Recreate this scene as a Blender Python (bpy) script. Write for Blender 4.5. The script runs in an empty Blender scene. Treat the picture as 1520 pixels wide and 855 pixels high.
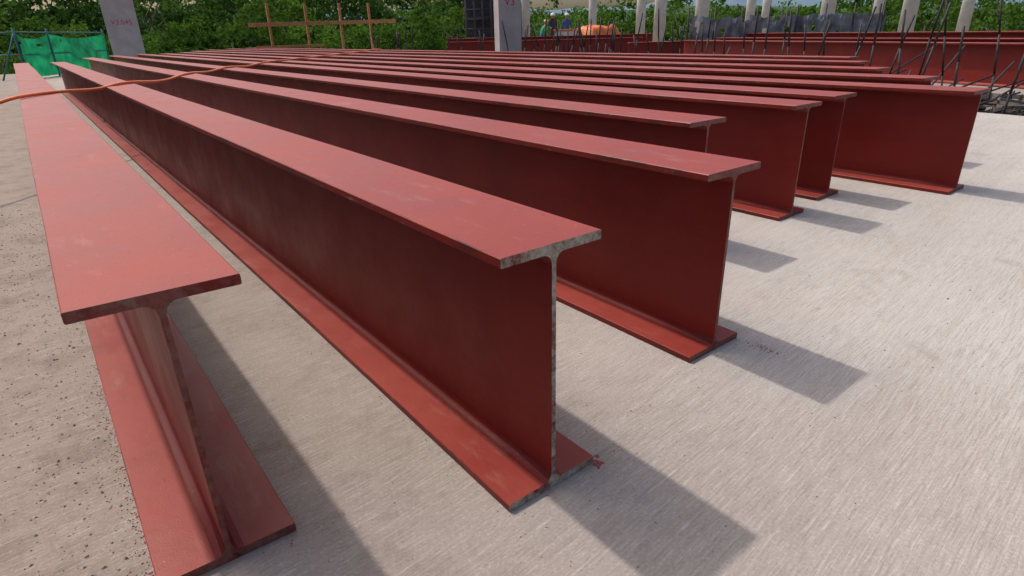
import bpy, bmesh, math, random
import numpy as np
from mathutils import Vector, Matrix, noise
random.seed(7); rng=np.random.default_rng(7)
S=bpy.context.scene
COL=S.collection

# ------------------------------------------------------------------ helpers
def nt(name):
    m=bpy.data.materials.new(name); m.use_nodes=True
    t=m.node_tree; b=t.nodes['Principled BSDF']; return m,t,b
def N(t,ty,**k):
    n=t.nodes.new(ty)
    for a,v in k.items(): setattr(n,a,v)
    return n
def L(t,a,b): t.links.new(a,b)
def noise_n(t,vec,scale,detail=4,rough=.55,dist=0.):
    n=N(t,'ShaderNodeTexNoise'); n.inputs['Scale'].default_value=scale
    n.inputs['Detail'].default_value=detail; n.inputs['Roughness'].default_value=rough
    n.inputs['Distortion'].default_value=dist
    if vec is not None: L(t,vec,n.inputs['Vector'])
    return n.outputs['Fac']
def ramp(t,fac,p0,p1):
    r=N(t,'ShaderNodeMapRange'); r.inputs[1].default_value=p0; r.inputs[2].default_value=p1
    L(t,fac,r.inputs[0]); return r.outputs[0]
def mix(t,fac,a,b,mode='MIX'):
    n=N(t,'ShaderNodeMix',data_type='RGBA',blend_type=mode)
    for s,v in ((n.inputs[0],fac),(n.inputs[6],a),(n.inputs[7],b)):
        if isinstance(v,(int,float)): s.default_value=v
        elif isinstance(v,tuple): s.default_value=(v+(1,))[:4]
        else: L(t,v,s)
    return n.outputs[2]
def math_n(t,op,a,b=None):
    n=N(t,'ShaderNodeMath',operation=op)
    for i,v in enumerate((a,b)):
        if v is None: continue
        if isinstance(v,(int,float)): n.inputs[i].default_value=v
        else: L(t,v,n.inputs[i])
    return n.outputs[0]
def bump(t,b,h,strength,dist=.01):
    n=N(t,'ShaderNodeBump'); n.inputs['Strength'].default_value=strength; n.inputs['Distance'].default_value=dist
    L(t,h,n.inputs['Height']); L(t,n.outputs[0],b.inputs['Normal']); return n.outputs[0]
def mapping(t,vec,scale=(1,1,1),rot=(0,0,0)):
    n=N(t,'ShaderNodeMapping'); n.inputs['Scale'].default_value=scale; n.inputs['Rotation'].default_value=rot
    L(t,vec,n.inputs['Vector']); return n.outputs[0]
def simple(name,c,rough=.7,var=.25,scale=6,metal=0,bmp=.15,bdist=.01,transl=0):
    m,t,b=nt(name); tc=N(t,'ShaderNodeTexCoord').outputs['Object']
    f=ramp(t,noise_n(t,tc,scale,4),.3,.7)
    c_=mix(t,f,tuple(x*(1-var) for x in c),tuple(min(1,x*(1+var)) for x in c))
    L(t,c_,b.inputs['Base Color'])
    b.inputs['Roughness'].default_value=rough; b.inputs['Metallic'].default_value=metal
    if bmp: bump(t,b,noise_n(t,tc,scale*8,2),bmp,bdist)
    if transl:
        tr=N(t,'ShaderNodeBsdfTranslucent'); L(t,c_,tr.inputs[0]); ms=N(t,'ShaderNodeMixShader'); ms.inputs[0].default_value=transl
        L(t,b.outputs[0],ms.inputs[1]); L(t,tr.outputs[0],ms.inputs[2]); L(t,ms.outputs[0],t.nodes['Material Output'].inputs[0])
    return m
def mesh_obj(name,verts,faces,mats=(),parent=None,loc=(0,0,0)):
    me=bpy.data.meshes.new(name); me.from_pydata([tuple(v) for v in verts],[],faces); me.update()
    for m in mats: me.materials.append(m)
    o=bpy.data.objects.new(name,me); COL.objects.link(o); o.location=loc
    if parent: o.parent=parent
    return o
def bm_obj(name,bm,mats=(),parent=None,loc=(0,0,0)):
    me=bpy.data.meshes.new(name); bm.to_mesh(me); bm.free()
    for m in mats: me.materials.append(m)
    o=bpy.data.objects.new(name,me); COL.objects.link(o); o.location=loc
    if parent: o.parent=parent
    return o
def empty(name,loc=(0,0,0)):
    o=bpy.data.objects.new(name,None); COL.objects.link(o); o.location=loc; o.empty_display_size=.2; return o
def add_box(bm,c,s,rotz=0,mi=0,M=None,bevel=0):
    r=bmesh.ops.create_cube(bm,size=1)
    mt=Matrix.Translation(c)@Matrix.Rotation(rotz,4,'Z')@(M if M is not None else Matrix())@Matrix.Diagonal((s[0],s[1],s[2],1))
    bmesh.ops.transform(bm,matrix=mt,verts=r['verts'])
    fs=set(f for v in r['verts'] for f in v.link_faces)
    for f in fs: f.material_index=mi
    if bevel:
        es=list(set(e for f in fs for e in f.edges))
        bmesh.ops.bevel(bm,geom=es,offset=bevel,segments=2,affect='EDGES',profile=.6)
def add_rod(bm,a,b,r0,r1=None,seg=6,mi=0):
    a=Vector(a);b=Vector(b);r1=r0 if r1 is None else r1
    d=b-a
    if d.length<1e-6:return
    r=bmesh.ops.create_cone(bm,cap_ends=True,segments=seg,radius1=r0,radius2=r1,depth=d.length)
    q=d.to_track_quat('Z','Y').to_matrix().to_4x4()
    bmesh.ops.transform(bm,matrix=Matrix.Translation((a+b)/2)@q,verts=r['verts'])
    for f in set(f for v in r['verts'] for f in v.link_faces): f.material_index=mi; f.smooth=True

# ------------------------------------------------------------------ camera (solved from the photograph)
f_px,th,ps,ro,H=888.2,.4060,.6503,-.0273,1.1469
F0=Vector((math.sin(ps),math.cos(ps),0));R0=Vector((math.cos(ps),-math.sin(ps),0));Z=Vector((0,0,1))
F=math.cos(th)*F0-math.sin(th)*Z;U=math.sin(th)*F0+math.cos(th)*Z
R=math.cos(ro)*R0+math.sin(ro)*U;U2=-math.sin(ro)*R0+math.cos(ro)*U
cd=bpy.data.cameras.new('camera'); cam=bpy.data.objects.new('camera',cd); COL.objects.link(cam)
cam.matrix_world=Matrix(((R.x,U2.x,-F.x,0),(R.y,U2.y,-F.y,0),(R.z,U2.z,-F.z,H),(0,0,0,1)))
cd.sensor_width=36; cd.lens=f_px/1520*36; cd.clip_start=.02; cd.clip_end=6000
S.camera=cam

# ------------------------------------------------------------------ light
S.view_settings.view_transform='Standard'; S.view_settings.look='None'; S.view_settings.exposure=0
sun_to=Vector((-.117,.45,.70)).normalized()
w=bpy.data.worlds.new('World'); S.world=w; w.use_nodes=True
wt=w.node_tree; bg=wt.nodes['Background']
sky=wt.nodes.new('ShaderNodeTexSky'); sky.sky_type='NISHITA'; sky.sun_disc=False
sky.sun_elevation=math.asin(sun_to.z); sky.sun_rotation=math.atan2(sun_to.x,sun_to.y)
sky.air_density=1.2; sky.dust_density=5; sky.ozone_density=1.0
wt.links.new(sky.outputs[0],bg.inputs[0]); bg.inputs[1].default_value=.15
ld=bpy.data.lights.new('sun','SUN'); ld.energy=2.4; ld.angle=math.radians(1.4); ld.color=(1,.95,.88)
sun=bpy.data.objects.new('sun',ld); COL.objects.link(sun); sun.rotation_euler=sun_to.to_track_quat('Z','Y').to_euler(); sun.location=(0,0,20)

# ------------------------------------------------------------------ materials
def primer(name,edge=0.0,bare=0.0):
    m,t,b=nt(name); g=N(t,'ShaderNodeNewGeometry'); pos=g.outputs['Position']
    sep=N(t,'ShaderNodeSeparateXYZ'); L(t,g.outputs['Normal'],sep.inputs[0])
    base=mix(t,ramp(t,noise_n(t,pos,1.7,4),.3,.7),(.148,.0120,.0088),(.198,.0178,.0130))
    base=mix(t,math_n(t,'MULTIPLY',ramp(t,noise_n(t,mapping(t,pos,(9,.9,9)),1.5,4,.6),.45,.75),.4),base,(.118,.010,.008))
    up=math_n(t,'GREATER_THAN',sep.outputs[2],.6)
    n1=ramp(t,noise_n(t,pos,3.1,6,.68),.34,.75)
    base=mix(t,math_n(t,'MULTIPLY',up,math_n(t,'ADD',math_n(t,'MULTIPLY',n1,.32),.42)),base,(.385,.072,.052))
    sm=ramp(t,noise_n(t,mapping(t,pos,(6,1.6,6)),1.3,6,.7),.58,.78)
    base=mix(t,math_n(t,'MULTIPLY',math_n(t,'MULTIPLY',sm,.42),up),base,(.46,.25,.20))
    sc=ramp(t,noise_n(t,mapping(t,pos,(60,9,60)),1,3,.6),.66,.76)
    base=mix(t,math_n(t,'MULTIPLY',sc,.55),base,(.085,.014,.012))
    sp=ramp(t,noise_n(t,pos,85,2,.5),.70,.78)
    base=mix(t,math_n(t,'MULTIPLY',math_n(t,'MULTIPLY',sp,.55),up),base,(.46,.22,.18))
    if edge:
        ch=ramp(t,noise_n(t,mapping(t,pos,(14,3,14)),1.3,5,.7),.50,.62)
        base=mix(t,math_n(t,'MULTIPLY',ch,edge),base,(.050,.015,.012))
        ch2=ramp(t,noise_n(t,mapping(t,pos,(20,7,20)),1.5,5,.7),.62,.68)
        base=mix(t,math_n(t,'MULTIPLY',ch2,edge*.8),base,(.24,.16,.12))
    if bare:
        br=ramp(t,noise_n(t,pos,11,6,.75),.36,.50)
        st=mix(t,ramp(t,noise_n(t,pos,45,4,.7),.35,.65),(.15,.115,.09),(.46,.40,.33))
        base=mix(t,math_n(t,'MULTIPLY',br,bare),base,st)
    L(t,base,b.inputs['Base Color'])
    r=N(t,'ShaderNodeMapRange'); r.inputs[3].default_value=.38; r.inputs[4].default_value=.62
    L(t,n1,r.inputs[0]); L(t,r.outputs[0],b.inputs['Roughness'])
    b.inputs['Specular IOR Level'].default_value=.25
    hgt=math_n(t,'ADD',noise_n(t,pos,240,1,.6),math_n(t,'MULTIPLY',noise_n(t,pos,14,2),3.0))
    bump(t,b,hgt,.25,.0018)
    return m
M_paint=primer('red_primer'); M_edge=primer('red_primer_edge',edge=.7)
M_end=primer('red_primer_end',edge=.4,bare=.2); M_endbare=primer('cut_steel_end',edge=.4,bare=.97)

def slab_mat(name,base_a,base_b,dirt=True):
    m,t,b=nt(name); g=N(t,'ShaderNodeNewGeometry'); pos=g.outputs['Position']
    sep=N(t,'ShaderNodeSeparateXYZ'); L(t,pos,sep.inputs[0])
    wob=N(t,'ShaderNodeVectorMath',operation='MULTIPLY_ADD')
    nz=N(t,'ShaderNodeTexNoise'); nz.inputs['Scale'].default_value=1.3; nz.inputs['Detail'].default_value=2; L(t,pos,nz.inputs['Vector'])
    L(t,nz.outputs['Color'],wob.inputs[0]); wob.inputs[1].default_value=(.03,.03,0); L(t,pos,wob.inputs[2])
    v=mapping(t,wob.outputs[0],(1,1,1),(0,0,math.radians(-5)))
    s1=noise_n(t,mapping(t,v,(8,150,1)),1,4,.75)
    s3=noise_n(t,mapping(t,v,(1.2,32,1)),1,3,.65)
    band=noise_n(t,mapping(t,v,(.22,2.6,1)),1,3,.6)
    gr=noise_n(t,pos,110,3,.75)
    patch=ramp(t,noise_n(t,pos,1.6,3,.6),.35,.65)
    col=mix(t,ramp(t,noise_n(t,pos,.55,4,.6),.3,.72),base_a,base_b)
    col=mix(t,math_n(t,'MULTIPLY',ramp(t,band,.45,.62),.22),col,(.34,.295,.26))
    if dirt:
        mr=N(t,'ShaderNodeMapRange'); mr.inputs[1].default_value=2.6; mr.inputs[2].default_value=-.5
        wx=math_n(t,'ADD',sep.outputs[0],math_n(t,'MULTIPLY',noise_n(t,pos,1.2,5,.65),1.3))
        L(t,math_n(t,'SUBTRACT',wx,.65),mr.inputs[0])
        col=mix(t,math_n(t,'MULTIPLY',mr.outputs[0],.88),col,(.265,.195,.155))
    a=math_n(t,'ADD',math_n(t,'MULTIPLY',patch,.30),.20)
    col=mix(t,math_n(t,'MULTIPLY',ramp(t,s1,.49,.36),a),col,(.17,.135,.11))
    col=mix(t,math_n(t,'MULTIPLY',ramp(t,s1,.54,.68),.42),col,(.66,.615,.565))
    col=mix(t,math_n(t,'MULTIPLY',ramp(t,s3,.44,.66),.26),col,(.33,.28,.24))
    col=mix(t,math_n(t,'MULTIPLY',ramp(t,gr,.50,.68),.40),col,(.24,.19,.16))
    col=mix(t,math_n(t,'MULTIPLY',ramp(t,gr,.44,.30),.32),col,(.70,.66,.61))
    col=mix(t,math_n(t,'MULTIPLY',ramp(t,noise_n(t,pos,2.3,5,.72,.6),.57,.72),.40),col,(.25,.205,.175))
    if dirt:
        dk=math_n(t,'MULTIPLY',ramp(t,noise_n(t,pos,3.4,6,.84),.48,.70),math_n(t,'POWER',mr.outputs[0],1.6))
        col=mix(t,math_n(t,'MULTIPLY',dk,.72),col,(.12,.085,.07))
    L(t,col,b.inputs['Base Color']); b.inputs['Roughness'].default_value=.9; b.inputs['Specular IOR Level'].default_value=.2
    bump(t,b,math_n(t,'ADD',s1,math_n(t,'MULTIPLY',gr,.55)),.5,.005)
    return m
M_slab=slab_mat('broomed_concrete',(.445,.402,.37),(.545,.50,.468))
M_slab2=slab_mat('rough_concrete',(.25,.215,.19),(.36,.32,.29),False)
M_conc=simple('column_concrete',(.40,.365,.36),.85,.16,2.5,0,.3,.01)
M_conc2=simple('pale_column_concrete',(.45,.43,.39),.85,.16,2.5,0,.3,.01)
M_dark=simple('debris_dark',(.075,.056,.044),.9,.5,4,0,.5,.02)
M_rebar=simple('rebar_steel',(.045,.036,.038),.65,.4,20,.3)
M_timber=simple('orange_timber',(.42,.19,.070),.75,.3,9)
M_net=simple('green_net_cloth',(.012,.32,.13),.7,.45,3,transl=.45)
M_strap=simple('teal_rail_paint',(.02,.13,.15),.6,.2,5)
M_black=simple('black_netting',(.05,.056,.068),.8,.5,3)
M_grey=simple('grey_netting',(.115,.125,.15),.85,.55,2.2,transl=.25)
M_hose=simple('orange_hose',(.85,.17,.03),.42,.12,30,0,0)
M_text=simple('red_marker',(.42,.05,.06),.8,.2,60,0,0)
M_earth=simple('earth_and_grass',(.10,.105,.05),.95,.4,.05,0,0)
M_trunk=simple('bark',(.09,.07,.05),.9,.3,8,0,0)
M_stone=simple('grit',(.17,.145,.125),.9,.5,30,0,0)
M_fleck=simple('dried_red_paint',(.25,.035,.03),.6,.25,40,0,0)
M_orange=simple('orange_tarp',(.62,.15,.03),.6,.25,3)
M_white=simple('pale_sheet',(.55,.55,.53),.6,.15,3)

# ------------------------------------------------------------------ I beams
def ibeam(name,x,y0,y1,z0=0,h=.70,wd=.3056,tf=.024,tw=.0135,rf=.026,ang=0,end=None,wave=.0025,skew=0):
    hw=wd/2; c=.0025
    def half():
        P=[(hw-c,0,'b'),(hw,c,'e'),(hw,tf-c,'b'),(hw-c,tf,'p')]
        cx,cz=tw/2+rf,tf+rf
        for k in range(6):
            a=-math.pi/2-k/5*math.pi/2
            P.append((cx+rf*math.cos(a),cz+rf*math.sin(a),'f' if k<5 else 'p'))
        for k in range(6):
            a=math.pi-k/5*math.pi/2
            P.append((cx+rf*math.cos(a),h-cz+rf*math.sin(a),'f' if k<5 else 'p'))
        P+=[(hw-c,h-tf,'b'),(hw,h-tf+c,'e'),(hw,h-c,'b'),(hw-c,h,'p')]
        return P
    Rt=half(); n=len(Rt)
    prof=[(p[0],p[1]) for p in Rt]+[(-p[0],p[1]) for p in reversed(Rt)]
    tags=[p[2] for p in Rt]
    segt=tags[:n-1]+['p']+[tags[n-2-i] for i in range(n-1)]+['p']
    m=len(prof); ln=y1-y0; ph=random.random()*6
    q=max(2,int(ln/.35)); ys=[i*ln/q for i in range(q+1)]
    V=[];Fc=[];mi=[];sm=[]
    k=len(ys)-1
    for j,yy in enumerate(ys):
        dx=wave*math.sin(yy*.9+ph)+wave*math.sin(yy*.33+2*ph)
        for (px,pz) in prof:
            e=abs(px)/hw
            dz=wave*.3*math.sin(yy*.7+ph)+.0016*e*noise.noise(Vector((yy*1.1,px*3+x,ph))) if pz>.1 else 0
            de=.0012*e*noise.noise(Vector((yy*2.3,px*9+x,pz+ph)))*(1 if px>0 else -1)
            V.append((px+dx+de, yy+(skew*px+.0012*noise.noise(Vector((px*30,pz*30,ph))) if j==0 else 0), pz+dz))
    for j in range(k):
        for i in range(m):
            a=j*m+i;b=j*m+(i+1)%m
            Fc.append((a,b,b+m,a+m)); tg=segt[i]; mi.append(1 if tg in'be' else 0); sm.append(tg=='f')
    Fc.append(tuple(range(m-1,-1,-1)));mi.append(2);sm.append(False)
    Fc.append(tuple(k*m+i for i in range(m)));mi.append(2);sm.append(False)
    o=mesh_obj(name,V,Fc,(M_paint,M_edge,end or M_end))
    for p,a,b in zip(o.data.polygons,mi,sm): p.material_index=a;p.use_smooth=b
    bm=bmesh.new();bm.from_mesh(o.data);bmesh.ops.recalc_face_normals(bm,faces=bm.faces);bm.to_mesh(o.data);bm.free()
    o.location=(x,y0,z0+.001); o.rotation_euler=(0,0,ang)
    return o
NB='steel_i_beam'
rows=[(.098,1.262,20.6),(.8535,.965,11.15),(.856,11.17,20.1),(1.826,1.135,24.0),(2.728,1.880,26.0),(3.687,1.854,27.6),
      (4.316,1.934,26.2),(5.1145,1.402,27.2),(6.03,2.03,29.5),(6.97,2.80,31.0),(8.05,3.46,32.0),(9.05,4.05,32.4)]
for i,(x,a,b) in enumerate(rows):
    ibeam(NB,x,a,b,end=M_endbare if i==1 else None,skew=(-.03 if i==0 else 0.0))
def beam_between(p,q,z0,h,wd=.32):
    p=Vector(p);q=Vector(q);d=q-p
    ibeam(NB,p.x,p.y,p.y+d.length,z0,h,wd,ang=-math.atan2(d.x,d.y))
beam_between((13.6,1.0),(17.9,13.6),-.05,.76,.36)
beam_between((14.9,.6),(19.3,13.2),-.05,.80,.36)
beam_between((17.2,2.0),(21.5,13.8),-.05,.9,.36)
beam_between((15.2,24.2),(21.6,18.6),-.05,.80,.34)
beam_between((16.4,26.0),(23.4,19.6),-.05,.92,.34)
beam_between((17.6,15.8),(21.0,13.6),-.05,.70,.34)

# ------------------------------------------------------------------ ground, slabs
mesh_obj('ground',[(-2500,-2500,-4),(2500,-2500,-4),(2500,2500,-4),(-2500,2500,-4)],[(0,1,2,3)],(M_earth,))
def slab(name,x0,x1,y0,y1,zt,thk,mat,jag=None):
    n=220; V=[];Fc=[]
    for i in range(n+1):
        y=y0+(y1-y0)*i/n
        j=(noise.noise(Vector((y*1.3,3.1,0)))*.14+noise.noise(Vector((y*6,1,0)))*.06)
        rx=x1+(j if jag=='r' else 0); lx=x0+(j if jag=='l' else 0)
        V+=[(lx,y,zt),(rx,y,zt),(rx-.02,y,zt-thk),(lx+.02,y,zt-thk)]
    for i in range(n):
        a=4*i
        for k in range(4): Fc.append((a+k,a+(k+1)%4,a+4+(k+1)%4,a+4+k))
    Fc+=[(3,2,1,0),(4*n,4*n+1,4*n+2,4*n+3)]
    o=mesh_obj(name,V,Fc,(mat,)); bm=bmesh.new();bm.from_mesh(o.data);bmesh.ops.recalc_face_normals(bm,faces=bm.faces);bm.to_mesh(o.data);bm.free(); return o
slab('concrete_slab',-14,9.85,-6,34,0,.22,M_slab,'r')
slab('neighbouring_concrete_slab',13.1,46,-12,38,-.05,.25,M_slab2,'l')
bm=bmesh.new(); add_box(bm,(11.5,12,-.62),(4.0,44,.1))
for i in range(60):
    add_box(bm,(11.5,-6+i*.62,-.50),(3.0,.08,.12),random.uniform(-.03,.03))
bm_obj('formwork_deck',bm,(M_dark,))
ibeam('steel_floor_beam',10.7,-6,33,-.56,.40,.22)
# mound of soil and rubble between the two slabs
bm=bmesh.new(); bmesh.ops.create_grid(bm,x_segments=50,y_segments=150,size=1)
for v in bm.verts:
    u,q=v.co.x,v.co.y
    x=11.75+u*1.35; y=4+q*9
    hgt=(1-u*u)**.6*(.30+.30*noise.noise(Vector((x*.8,y*.6,2))))*(1-q**6)+.09*noise.noise(Vector((x*4,y*4,1)))+.04*noise.noise(Vector((x*13,y*13,1)))
    v.co=Vector((x,y,-.50+max(-.05,hgt)))
bm_obj('soil_mound',bm,(M_dark,))
bm=bmesh.new()
for i in range(1100):
    x=random.uniform(9.9,13.2);y=random.uniform(0,8) if i<900 else random.uniform(8,30)
    s=random.uniform(.03,.16); r=bmesh.ops.create_icosphere(bm,subdivisions=1,radius=s)
    for v in r['verts']: v.co=Vector((v.co.x*random.uniform(.5,1.4),v.co.y*random.uniform(.5,1.4),v.co.z*random.uniform(.3,.8)))+Vector((x,y,-.48+random.uniform(0,.34)+.16*random.random()*(x>10.3)))
    mi=random.choice((0,0,1,2)) if s<.08 else 0
    for f in set(f for v in r['verts'] for f in v.link_faces): f.material_index=mi
for i in range(80):
    add_box(bm,(random.uniform(10.3,12.8),random.uniform(0,8),random.uniform(-.30,0)),(random.uniform(.5,1.8),.09,.035),random.uniform(0,3.1),random.choice((0,0,1,3)),Matrix.Rotation(random.uniform(-.25,.25),4,'Y'))
bm_obj('construction_rubble',bm,(M_dark,M_stone,M_conc2,M_timber))

# ------------------------------------------------------------------ rebar
bm=bmesh.new()
def bar(x,y,z0,hh,lean=.12,r=.016):
    p=Vector((x,y,z0)); d=Vector((random.gauss(0,lean),random.gauss(0,lean),1)).normalized()
    k=Vector((random.gauss(0,.03),random.gauss(0,.03),0)); pr=p
    for s in range(3):
        q=pr+(d+k*s)*hh/3; add_rod(bm,pr,q,r,seg=6); pr=q
for i in range(36):
    y=1.4+i*.42+random.uniform(-.14,.14)
    bar(10.25+random.uniform(-.1,.15),y,-.3,random.uniform(1.3,1.75),.12)
for i in range(26):
    y=1.4+i*.55+random.uniform(-.2,.2)
    bar(12.0+random.uniform(-.15,.2),y,-.3,random.uniform(1.3,1.9),.13)
for c in [(9.9,18.6),(10.1,20.5),(11.4,12.2),(11.1,10.9)]:
    for i in range(5): bar(c[0]+random.uniform(-.4,.4),c[1]+random.uniform(-.4,.4),-.3,random.uniform(1.3,1.8),.15)
for i in range(22):
    x=random.uniform(10.1,11.4);y=random.uniform(1.4,8)
    add_rod(bm,(x,y,-.35),(x+random.uniform(.6,2.2),y+random.uniform(-1.2,1.2),random.uniform(.1,.85)),.015)
for y in (1.9,2.3,2.6,3.0,3.6,4.2,4.9,6.5,8.4,10.5):
    add_rod(bm,(9.7,y,-.03),(12.6,y+random.uniform(-.3,.3),.03),.016)
    add_rod(bm,(9.7,y+.2,-.10),(12.4,y+.3+random.uniform(-.3,.3),-.08),.016)
for x in (10.15,10.5,11.5,12.1): add_rod(bm,(x,0,-.06),(x+.05,24,-.06),.014)
bm_obj('rebar_starter_bars',bm,(M_rebar,))

# ------------------------------------------------------------------ columns
def sq_column(x,y,wd,hh,text,rot=0,z0=0):
    e=empty('concrete_column',(x,y,0)); e.rotation_euler=(0,0,rot)
    bm=bmesh.new(); add_box(bm,(0,0,z0+hh/2),(wd,wd,hh),bevel=.02); bm_obj('shaft',bm,(M_conc,),e)
    bm=bmesh.new(); add_box(bm,(0,0,z0+.06),(wd+.12,wd+.12,.12),bevel=.01); bm_obj('kicker',bm,(M_conc,),e)
    for k in range(4):
        bm=bmesh.new(); sx,sy=((1,1),(1,-1),(-1,1),(-1,-1))[k]
        add_rod(bm,(sx*wd*.36,sy*wd*.36,z0+hh-.01),(sx*wd*.36,sy*wd*.36,z0+hh+.8),.014); bm_obj('top_bar_%d'%k,bm,(M_rebar,),e)
    cu=bpy.data.curves.new('marking','FONT'); cu.body=text; cu.size=.26; cu.align_x='CENTER'; cu.extrude=.001
    cu.materials.append(M_text); o=bpy.data.objects.new('marking',cu); COL.objects.link(o); o.parent=e
    o.location=(0,-wd/2-.003,1.75); o.rotation_euler=(math.pi/2,0,0)
sq_column(3.75,30.2,1.12,4.2,'V3.045',-.12)
sq_column(10.55,13.75,.60,4.2,'V3',-.42,-.45)
def rd_column(az,D,r,hh=4.5,z0=-.05):
    a=math.radians(az); x,y=D*math.sin(a),D*math.cos(a)
    e=empty('round_concrete_column',(x,y,0))
    bm=bmesh.new(); add_rod(bm,(0,0,z0),(0,0,z0+hh),r,seg=28); add_rod(bm,(0,0,z0),(0,0,z0+.15),r*1.15,seg=28)
    bm_obj('shaft',bm,(M_conc2,),e)
    bm=bmesh.new()
    for k in range(8):
        q=k*math.pi/4; add_rod(bm,(r*.75*math.cos(q),r*.75*math.sin(q),z0+hh-.02),(r*.75*math.cos(q),r*.75*math.sin(q),z0+hh+.7),.014)
    bm_obj('top_bars',bm,(M_rebar,),e)
for az,D,r in [(39.1,38,.236),(44.9,42,.254),(49.0,40,.276),(50.6,34,.298),(54.0,30,.293),(57.8,38,.238),(59.0,42,.250),(63.5,29,.265),(66.9,40,.234),(69.0,27,.248),(72.5,34,.233)]:
    rd_column(az,D,r)

# ------------------------------------------------------------------ timber guard rail
e=empty('timber_guard_rail')
bm=bmesh.new()
for i,s in enumerate((.11,.36,.60,.82)):
    add_box(bm,(9+7*s,31-.4*s,.9),(.10,.10,3.4),0,0,Matrix.Rotation(random.uniform(-.03,.03),4,'Y'),.006)
bm_obj('posts',bm,(M_timber,),e)
bm=bmesh.new()
add_box(bm,(12.45,30.66,1.72),(7.3,.06,.17),-.057,0,Matrix.Rotation(-.012,4,'Y'),.006)
add_box(bm,(10.6,30.80,.72),(3.2,.05,.12),-.057,0,None,.006)
bm_obj('rails',bm,(M_timber,),e)

# ------------------------------------------------------------------ green safety net fence
e=empty('green_safety_net_fence')
path=[(-1.4,30.5),(.2,27.8),(1.2,29.7),(3.3,33.2)]
V=[];Fc=[];cols=90;rn=14
for i in range(cols+1):
    s=i/cols*3; k=min(2,int(s)); f=s-k
    x=path[k][0]*(1-f)+path[k+1][0]*f; y=path[k][1]*(1-f)+path[k+1][1]*f
    sag=.16*math.sin(f*math.pi)
    for j in range(rn+1):
        v=j/rn; z=.05+v*(1.42-sag)
        off=noise.noise(Vector((x*2.6,z*1.0,0)))*.22+noise.noise(Vector((x*9,z*2,5)))*.05
        V.append((x+off*.7,y-off,z))
for i in range(cols):
    if i<30: continue
    for j in range(rn):
        if noise.noise(Vector((i*.3,j*.4,4)))>.6: continue
        a=i*(rn+1)+j; Fc.append((a,a+1,a+rn+2,a+rn+1))
o=mesh_obj('net_sheet',V,Fc,(M_net,),e)
for p in o.data.polygons:p.use_smooth=True
bm=bmesh.new()
for (x,y) in path: add_rod(bm,(x,y,0),(x,y,1.66),.035,seg=8)
for i in range(3):
    for z in (1.52,.8): add_rod(bm,(path[i][0],path[i][1],z),(path[i+1][0],path[i+1][1],z),.022)
add_rod(bm,(.2,27.8,1.5),(-.5,27.9,0),.026)
bm_obj('posts_and_rails',bm,(M_strap,),e)

# ------------------------------------------------------------------ netting screen, scaffold
e=empty('grey_netting_screen')
p=Vector((20.0,15.0,0));q=Vector((24.2,10.0,0)); V=[];Fc=[];C=80;Rn=8
for i in range(C+1):
    b=p.lerp(q,i/C); top=1.40+.16*noise.noise(Vector((i*.14,0,0)))+.10*noise.noise(Vector((i*.6,2,0)))
    for j in range(Rn+1):
        z=-.05+(top+.05)*j/Rn; o=noise.noise(Vector((i*.3,z*2,1)))*.18
        V.append((b.x+o,b.y+o,z))
for i in range(C):
    for j in range(Rn):
        if noise.noise(Vector((i*.22,j*.5,9)))>.42: continue
        a=i*(Rn+1)+j; Fc.append((a,a+1,a+Rn+2,a+Rn+1))
mesh_obj('netting',V,Fc,(M_grey,),e)
bm=bmesh.new()
for k in range(8): b=p.lerp(q,k/7); add_rod(bm,(b.x,b.y+.1,-.05),(b.x,b.y+.1,1.75),.03)
bm_obj('posts',bm,(M_rebar,),e)
def scaffold(cx,cy,wd,dp,hh):
    e=empty('scaffold_tower',(cx,cy,-4)); e.rotation_euler=(0,0,-.55)
    bm=bmesh.new(); nx=5
    for i in range(nx):
        for j in range(3): add_rod(bm,(-wd/2+wd*i/(nx-1),-dp/2+dp*j/2,0),(-wd/2+wd*i/(nx-1),-dp/2+dp*j/2,hh),.035)
    for k in range(int(hh/.5)):
        z=k*.5+.3
        for j in range(3): add_rod(bm,(-wd/2,-dp/2+dp*j/2,z),(wd/2,-dp/2+dp*j/2,z),.028)
        for i in (0,nx-1): add_rod(bm,(-wd/2+wd*i/(nx-1),-dp/2,z),(-wd/2+wd*i/(nx-1),dp/2,z),.028)
    bm_obj('tubes',bm,(M_rebar,),e)
    bm=bmesh.new()
    for k in range(int(hh/2)): add_box(bm,(0,0,2*k+1.9),(wd-.1,dp-.1,.06))
    add_box(bm,(0,dp/2-.12,hh/2),(wd-.12,.02,hh-.1))
    bm_obj('decks_and_sheet',bm,(M_black,),e)
scaffold(22.1,31.2,1.9,1.6,9.5)

# ------------------------------------------------------------------ orange tarp pile
bm=bmesh.new(); bmesh.ops.create_grid(bm,x_segments=26,y_segments=20,size=1)
for v in bm.verts:
    r=max(abs(v.co.x),abs(v.co.y)); hgt=1.25*(1-max(0,(r-.55)/.45)**1.2)+.22*noise.noise(v.co*2.7)*(1 if r<.9 else 0)+.08*noise.noise(v.co*8)*(r<.9)
    v.co=Vector((v.co.x*1.5,v.co.y*1.1,max(0,hgt)))
for f in bm.faces: f.smooth=True
bm_obj('orange_tarp_pile',bm,(M_orange,),None,(23.6,23.4,-.05))
e=empty('site_storage_box',(21.8,23.6,-.05)); e.rotation_euler=(0,0,.5)
bm=bmesh.new(); add_box(bm,(0,0,.62),(1.5,.8,1.0),bevel=.02); bm_obj('body',bm,(M_white,),e)
bm=bmesh.new(); add_box(bm,(0,0,1.16),(1.58,.88,.07),bevel=.015); bm_obj('lid',bm,(M_orange,),e)
bm=bmesh.new()
for sx in(-.6,.6): add_box(bm,(sx,0,.06),(.12,.8,.12))
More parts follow.
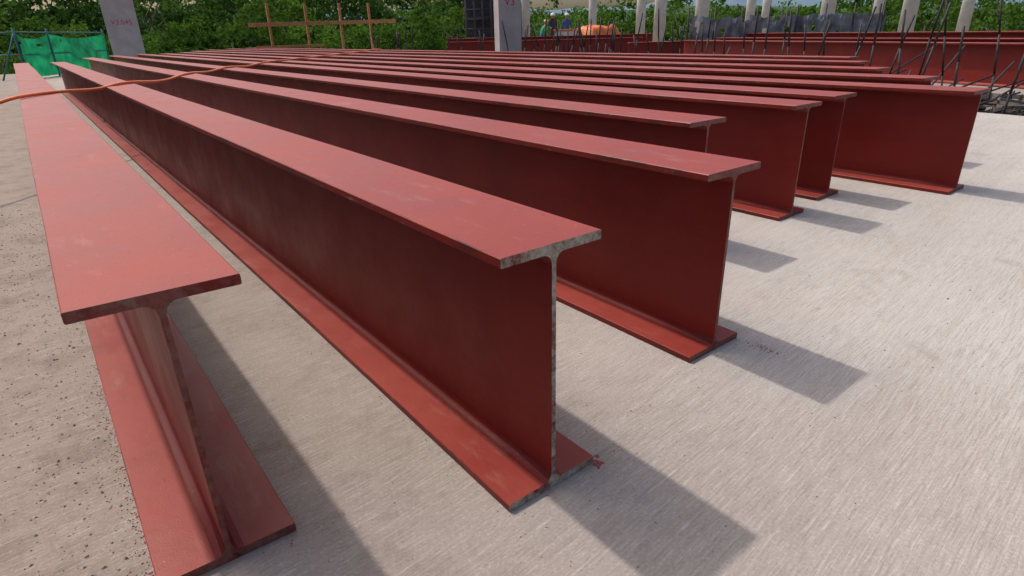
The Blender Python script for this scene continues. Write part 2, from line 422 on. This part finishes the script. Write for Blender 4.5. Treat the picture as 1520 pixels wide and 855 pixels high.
bm_obj('skids',bm,(M_timber,),e)

# ------------------------------------------------------------------ workers
M_skin=simple('skin',(.30,.16,.10),.6,.1,10,0,0)
M_blue=simple('blue_workwear',(.03,.09,.28),.85,.2,12); M_navy=simple('dark_workwear',(.03,.035,.05),.85,.2,12)
M_green=simple('green_vest',(.03,.28,.15),.8,.2,12); M_hw=simple('helmet_white',(.7,.7,.68),.4,.05,5,0,0); M_hy=simple('helmet_yellow',(.7,.45,.04),.4,.05,5,0,0)
def worker(x,y,z,face,cloth,trous,helm,pose=0):
    e=empty('construction_worker',(x,y,z)); e.rotation_euler=(0,0,face)
    J={'pel':(0,0,.92,.115),'wst':(0,.0,1.08,.11),'chs':(0,.01,1.32,.135),'nk':(0,0,1.47,.055),'hd0':(0,-.01,1.54,.06),
       'shL':(.17,0,1.41,.06),'elL':(.24,.03,1.14,.042),'wrL':(.25,-.10,.93,.03),'hnL':(.25,-.14,.86,.028),
       'shR':(-.17,0,1.41,.06),'elR':(-.25,-.02,1.14,.042),'wrR':(-.20,-.24,1.08,.03),'hnR':(-.18,-.31,1.08,.028),
       'hpL':(.09,0,.88,.09),'knL':(.11,-.04,.49,.06),'anL':(.11,.02,.09,.042),'toL':(.12,-.15,.04,.036),
       'hpR':(-.09,0,.88,.09),'knR':(-.13,-.05,.49,.06),'anR':(-.15,.04,.09,.042),'toR':(-.16,-.13,.04,.036)}
    if pose:
        for k in J:
            if J[k][2]>1.0 or k.startswith(('sh','el','wr','hn')):
                a=.45; X,Y,Zz,rr=J[k]; dz=Zz-.92; J[k]=(X,Y*math.cos(a)-dz*math.sin(a),.92+dz*math.cos(a)+Y*math.sin(a),rr)
    E=[('pel','wst'),('wst','chs'),('chs','nk'),('nk','hd0'),('chs','shL'),('shL','elL'),('elL','wrL'),('wrL','hnL'),('chs','shR'),('shR','elR'),('elR','wrR'),('wrR','hnR'),
       ('pel','hpL'),('hpL','knL'),('knL','anL'),('anL','toL'),('pel','hpR'),('hpR','knR'),('knR','anR'),('anR','toR')]
    ks=list(J); me=bpy.data.meshes.new('body'); me.from_pydata([J[k][:3] for k in ks],[(ks.index(a),ks.index(b)) for a,b in E],[])
    o=bpy.data.objects.new('body',me); COL.objects.link(o); sk=o.modifiers.new('s','SKIN'); su=o.modifiers.new('u','SUBSURF'); su.levels=2
    for i,k in enumerate(ks): me.skin_vertices[0].data[i].radius=(J[k][3],)*2
    me.skin_vertices[0].data[0].use_root=True
    dg=bpy.context.evaluated_depsgraph_get(); m2=bpy.data.meshes.new_from_object(o.evaluated_get(dg))
    bpy.data.objects.remove(o)
    for m in (cloth,trous,M_skin,M_rebar): m2.materials.append(m)
    hands=[Vector(J['hnL'][:3]),Vector(J['hnR'][:3])]
    for p in m2.polygons:
        c=p.center; p.use_smooth=True
        i=0
        if c.z<.96: i=1
        if c.z<.12: i=3
        if min((c-h).length for h in hands)<.09 or (c-Vector(J['hd0'][:3])).length<.075: i=2
        p.material_index=i
    b=bpy.data.objects.new('body',m2); COL.objects.link(b); b.parent=e
    hc=Vector(J['hd0'][:3])+Vector((0,-.015,.09))
    bm=bmesh.new(); bmesh.ops.create_uvsphere(bm,u_segments=16,v_segments=12,radius=.105)
    for v in bm.verts:
        v.co=Vector((v.co.x*.78,v.co.y*.95,v.co.z*1.15))
        if v.co.y<-.07 and abs(v.co.x)<.02 and abs(v.co.z)<.03: v.co.y-=.02
    for f in bm.faces:f.smooth=True
    bm_obj('head',bm,(M_skin,),e,hc)
    bm=bmesh.new(); bmesh.ops.create_uvsphere(bm,u_segments=18,v_segments=10,radius=.125)
    bmesh.ops.delete(bm,geom=[v for v in bm.verts if v.co.z<-.005],context='VERTS')
    r=bmesh.ops.create_circle(bm,cap_ends=True,segments=18,radius=.145)
    for v in r['verts']: v.co.y-=.02
    bm_obj('helmet',bm,(helm,),e,hc+Vector((0,0,.035)))
bm=bmesh.new(); X,Y=22.73,25.28; add_box(bm,(X,Y,.10),(4.2,3.4,.08),-.7,bevel=.01)
for sx in (-1.6,0,1.6):
    add_box(bm,(X+sx*.76,Y-sx*.64,.0),(.12,3.2,.11),-.7)
bm_obj('timber_work_platform',bm,(M_timber,))
worker(22.17,25.11,.14,-.3,M_navy,M_navy,M_hw)
worker(23.18,25.14,.14,2.2,M_blue,M_navy,M_hw,0)
worker(23.35,27.40,-.05,1.3,M_green,M_blue,M_hy,1)

# ------------------------------------------------------------------ orange air hose lying over the flanges
pts=[(-3.2,4.3,.018),(-2.2,4.6,.018),(-1.3,5.3,.12),(-.7,6.1,.52),(-.19,6.80,.702),(.10,7.32,.718),(.32,7.62,.708),(.62,7.95,.692),(.86,8.22,.718),(1.37,8.86,.685),(1.82,9.65,.718),(2.3,10.5,.690),(2.73,11.1,.718),(3.2,11.75,.690),(3.69,12.35,.718),(4.3,13.05,.718),(5.11,13.92,.718),(6.03,14.9,.718),(6.97,16.0,.718),(8.05,17.25,.718),(9.05,18.4,.718),(9.6,19.2,.60),(10.3,20.2,.02)]
cu=bpy.data.curves.new('air_hose','CURVE'); cu.dimensions='3D'; cu.bevel_depth=.0155; cu.bevel_resolution=3; cu.resolution_u=6
sp=cu.splines.new('BEZIER'); sp.bezier_points.add(len(pts)-1)
for b,p in zip(sp.bezier_points,pts): b.co=p; b.handle_left_type=b.handle_right_type='AUTO'
cu.materials.append(M_hose); o=bpy.data.objects.new('air_hose',cu); COL.objects.link(o)

# ------------------------------------------------------------------ grit and paint flecks on the slab
def flecks(name,pos,size,mat,flat=True):
    V=[];Fc=[]
    for (x,y),s in zip(pos,size):
        n=7; a0=random.random()*6; b=len(V)
        for k in range(n):
            r=s*random.uniform(.4,1.2); a=a0+k*math.tau/n
            V.append((x+r*math.cos(a),y+r*math.sin(a),.0006 if flat else 0))
        if flat: V.append((x,y,.0022))
        else: V.append((x+random.uniform(-.2,.2)*s,y,s*random.uniform(.5,1.1)))
        for k in range(n): Fc.append((b+k,b+(k+1)%n,b+n))
    return mesh_obj(name,V,Fc,(mat,))
pos=[];sz=[]
for (x,a,b) in rows[:6]:
    for i in range(240):
        s=random.choice((-1,1)); pos.append((x+s*(.156+abs(random.gauss(0,.018))),random.uniform(a-.1,a+5))); sz.append(random.uniform(.001,.003))
    for i in range(30): pos.append((x+random.uniform(-.25,.3),a-abs(random.gauss(.03,.07)))); sz.append(random.uniform(.001,.003))
for i in range(260): pos.append((.098-.155-abs(random.gauss(0,.017)),random.uniform(1.27,2.6))); sz.append(abs(random.gauss(0,.0017))+.0008)
for i in range(12): pos.append((1.022+random.gauss(0,.009),.955+random.gauss(0,.009))); sz.append(random.uniform(.006,.010))
for i in range(60): pos.append((1.985+random.gauss(0,.014),1.02+random.gauss(0,.035))); sz.append(random.uniform(.0015,.004))
for i in range(90): pos.append((random.uniform(1.0,2.4),random.uniform(.9,2.0)));sz.append(random.uniform(.0008,.0026))
flecks('paint_flecks',pos,sz,M_fleck)
pos=[];sz=[]
for i in range(3400):
    y=random.uniform(.8,6); pos.append((-.07-abs(random.gauss(.06,.35)),y)); sz.append(abs(random.gauss(0,.0023))+.0007)
for i in range(3000): pos.append((random.uniform(.2,5),random.uniform(.4,4)));sz.append(abs(random.gauss(0,.0014))+.0006)
flecks('grit',pos,sz,M_stone,False)

# ------------------------------------------------------------------ vegetation
def leaf_mat(name,d,l,y):
    m,t,b=nt(name); g=N(t,'ShaderNodeNewGeometry'); pos=g.outputs['Position']
    c=mix(t,ramp(t,noise_n(t,pos,.16,2,.6),.42,.58),d,l)
    c=mix(t,math_n(t,'MULTIPLY',g.outputs['Random Per Island'],.30),c,y)
    df=N(t,'ShaderNodeBsdfDiffuse'); L(t,c,df.inputs[0])
    tr=N(t,'ShaderNodeBsdfTranslucent'); L(t,c,tr.inputs[0]); ms=N(t,'ShaderNodeMixShader'); ms.inputs[0].default_value=.42
    L(t,df.outputs[0],ms.inputs[1]); L(t,tr.outputs[0],ms.inputs[2]); L(t,ms.outputs[0],t.nodes['Material Output'].inputs[0])
    t.nodes.remove(b)
    return m
M_leaf=leaf_mat('foliage',(.030,.080,.014),(.100,.20,.028),(.14,.21,.03))
M_leaf2=leaf_mat('dark_foliage',(.022,.060,.014),(.070,.14,.030),(.09,.15,.03))
def tree_mass(name,trees,mat,leaf,nclump,nleaf):
    C=[]; bm=bmesh.new()
    for (x,y,zb,zt,r) in trees:
        hc=(zt-zb)
        add_rod(bm,(x,y,zb),(x,y,zb+hc*.55),.20,.11,6)
        for k in range(4):
            a=random.random()*6.28; add_rod(bm,(x,y,zb+hc*(.3+.06*k)),(x+r*.6*math.cos(a),y+r*.6*math.sin(a),zb+hc*random.uniform(.6,.85)),.08,.03,5)
        u=rng.normal(size=(nclump,3)); u/=np.linalg.norm(u,axis=1)[:,None]
        rr=rng.uniform(.45,1.08,size=(nclump,1))**.6
        c=u*rr*np.array([r,r,hc*.42])+np.array([x,y,zb+hc*.58]); c=c[c[:,2]>-1.8]; nc=len(c); cs=rng.uniform(.30,.75,size=nc)*r*.20
        l=np.repeat(c,nleaf,0)+rng.normal(size=(nc*nleaf,3))*np.repeat(cs,nleaf)[:,None]*np.array([1,1,.55])
        C.append(l)
    P=np.concatenate(C); n=len(P)
    a=rng.normal(size=(n,3)); a/=np.linalg.norm(a,axis=1)[:,None]
    b=np.cross(a,rng.normal(size=(n,3))); b/=np.linalg.norm(b,axis=1)[:,None]
    s=rng.uniform(.5,1.2,size=(n,1))*leaf
    V=np.stack([P-a*s,P+b*s*.55,P+a*s,P-b*s*.55],1).reshape(-1,3)
    me=bpy.data.meshes.new(name); me.vertices.add(4*n); me.vertices.foreach_set('co',V.ravel())
    me.loops.add(4*n); me.loops.foreach_set('vertex_index',np.arange(4*n)); me.polygons.add(n)
    me.polygons.foreach_set('loop_start',np.arange(n)*4); me.polygons.foreach_set('loop_total',np.full(n,4)); me.update(); me.validate()
    me.materials.append(mat)
    e=empty(name); o=bpy.data.objects.new('crowns',me); COL.objects.link(o); o.parent=e
    bm_obj('trunks',bm,(M_trunk,),e)
def ring(n,az0,az1,D0,D1,zt0,zt1,r0,r1):
    out=[]
    for i in range(n):
        az=math.radians(az0+(az1-az0)*(i+random.random())/n); D=random.uniform(D0,D1)
        out.append((D*math.sin(az),D*math.cos(az),-4,random.uniform(zt0,zt1),random.uniform(r0,r1)))
    return out
tree_mass('tree_line',ring(22,-9,34,40,52,1.0,4.2,1.8,3.2),M_leaf,.14,75,42)
tree_mass('hillside_woodland',ring(40,-12,37,58,85,4.0,8.5,3.0,4.8),M_leaf2,.24,75,34)
tree_mass('woodland_belt',ring(50,35,84,70,115,1.8,5.2,3.2,5.0),M_leaf,.28,45,26)
def hills(name,D,az0,az1,tl,th_,mat,seed):
    V=[];Fc=[];n=160
    for i in range(n+1):
        az=math.radians(az0+(az1-az0)*i/n)
        e=tl+(th_-tl)*(.5+.9*noise.noise(Vector((i*.045,seed,0)))+.18*noise.noise(Vector((i*.25,seed,3)))+.05*noise.noise(Vector((i*.9,seed,3))))
        for k,(dd,ff) in enumerate(((0,0),(.12,.45),(.25,.8),(.4,1.0),(.9,.4))):
            d=D*(1+dd); z=-4+(max(.003,e)*D*1.4+4)*ff*(1+.12*noise.noise(Vector((i*.3,k*2.1,seed))) if ff<1 else 1)
            V.append((d*math.sin(az),d*math.cos(az),z))
    for i in range(n):
        for k in range(4):
            a=i*5+k; Fc.append((a,a+5,a+6,a+1))
    o=mesh_obj(name,V,Fc,(mat,))
    for p in o.data.polygons:p.use_smooth=True
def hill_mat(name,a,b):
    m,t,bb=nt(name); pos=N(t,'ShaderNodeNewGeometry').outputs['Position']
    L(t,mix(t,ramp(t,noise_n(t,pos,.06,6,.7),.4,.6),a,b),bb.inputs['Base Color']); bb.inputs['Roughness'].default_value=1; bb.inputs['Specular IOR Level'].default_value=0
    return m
hills('hills',420,-30,110,.016,.034,hill_mat('hill_forest',(.05,.085,.05),(.085,.12,.08)),1.7)
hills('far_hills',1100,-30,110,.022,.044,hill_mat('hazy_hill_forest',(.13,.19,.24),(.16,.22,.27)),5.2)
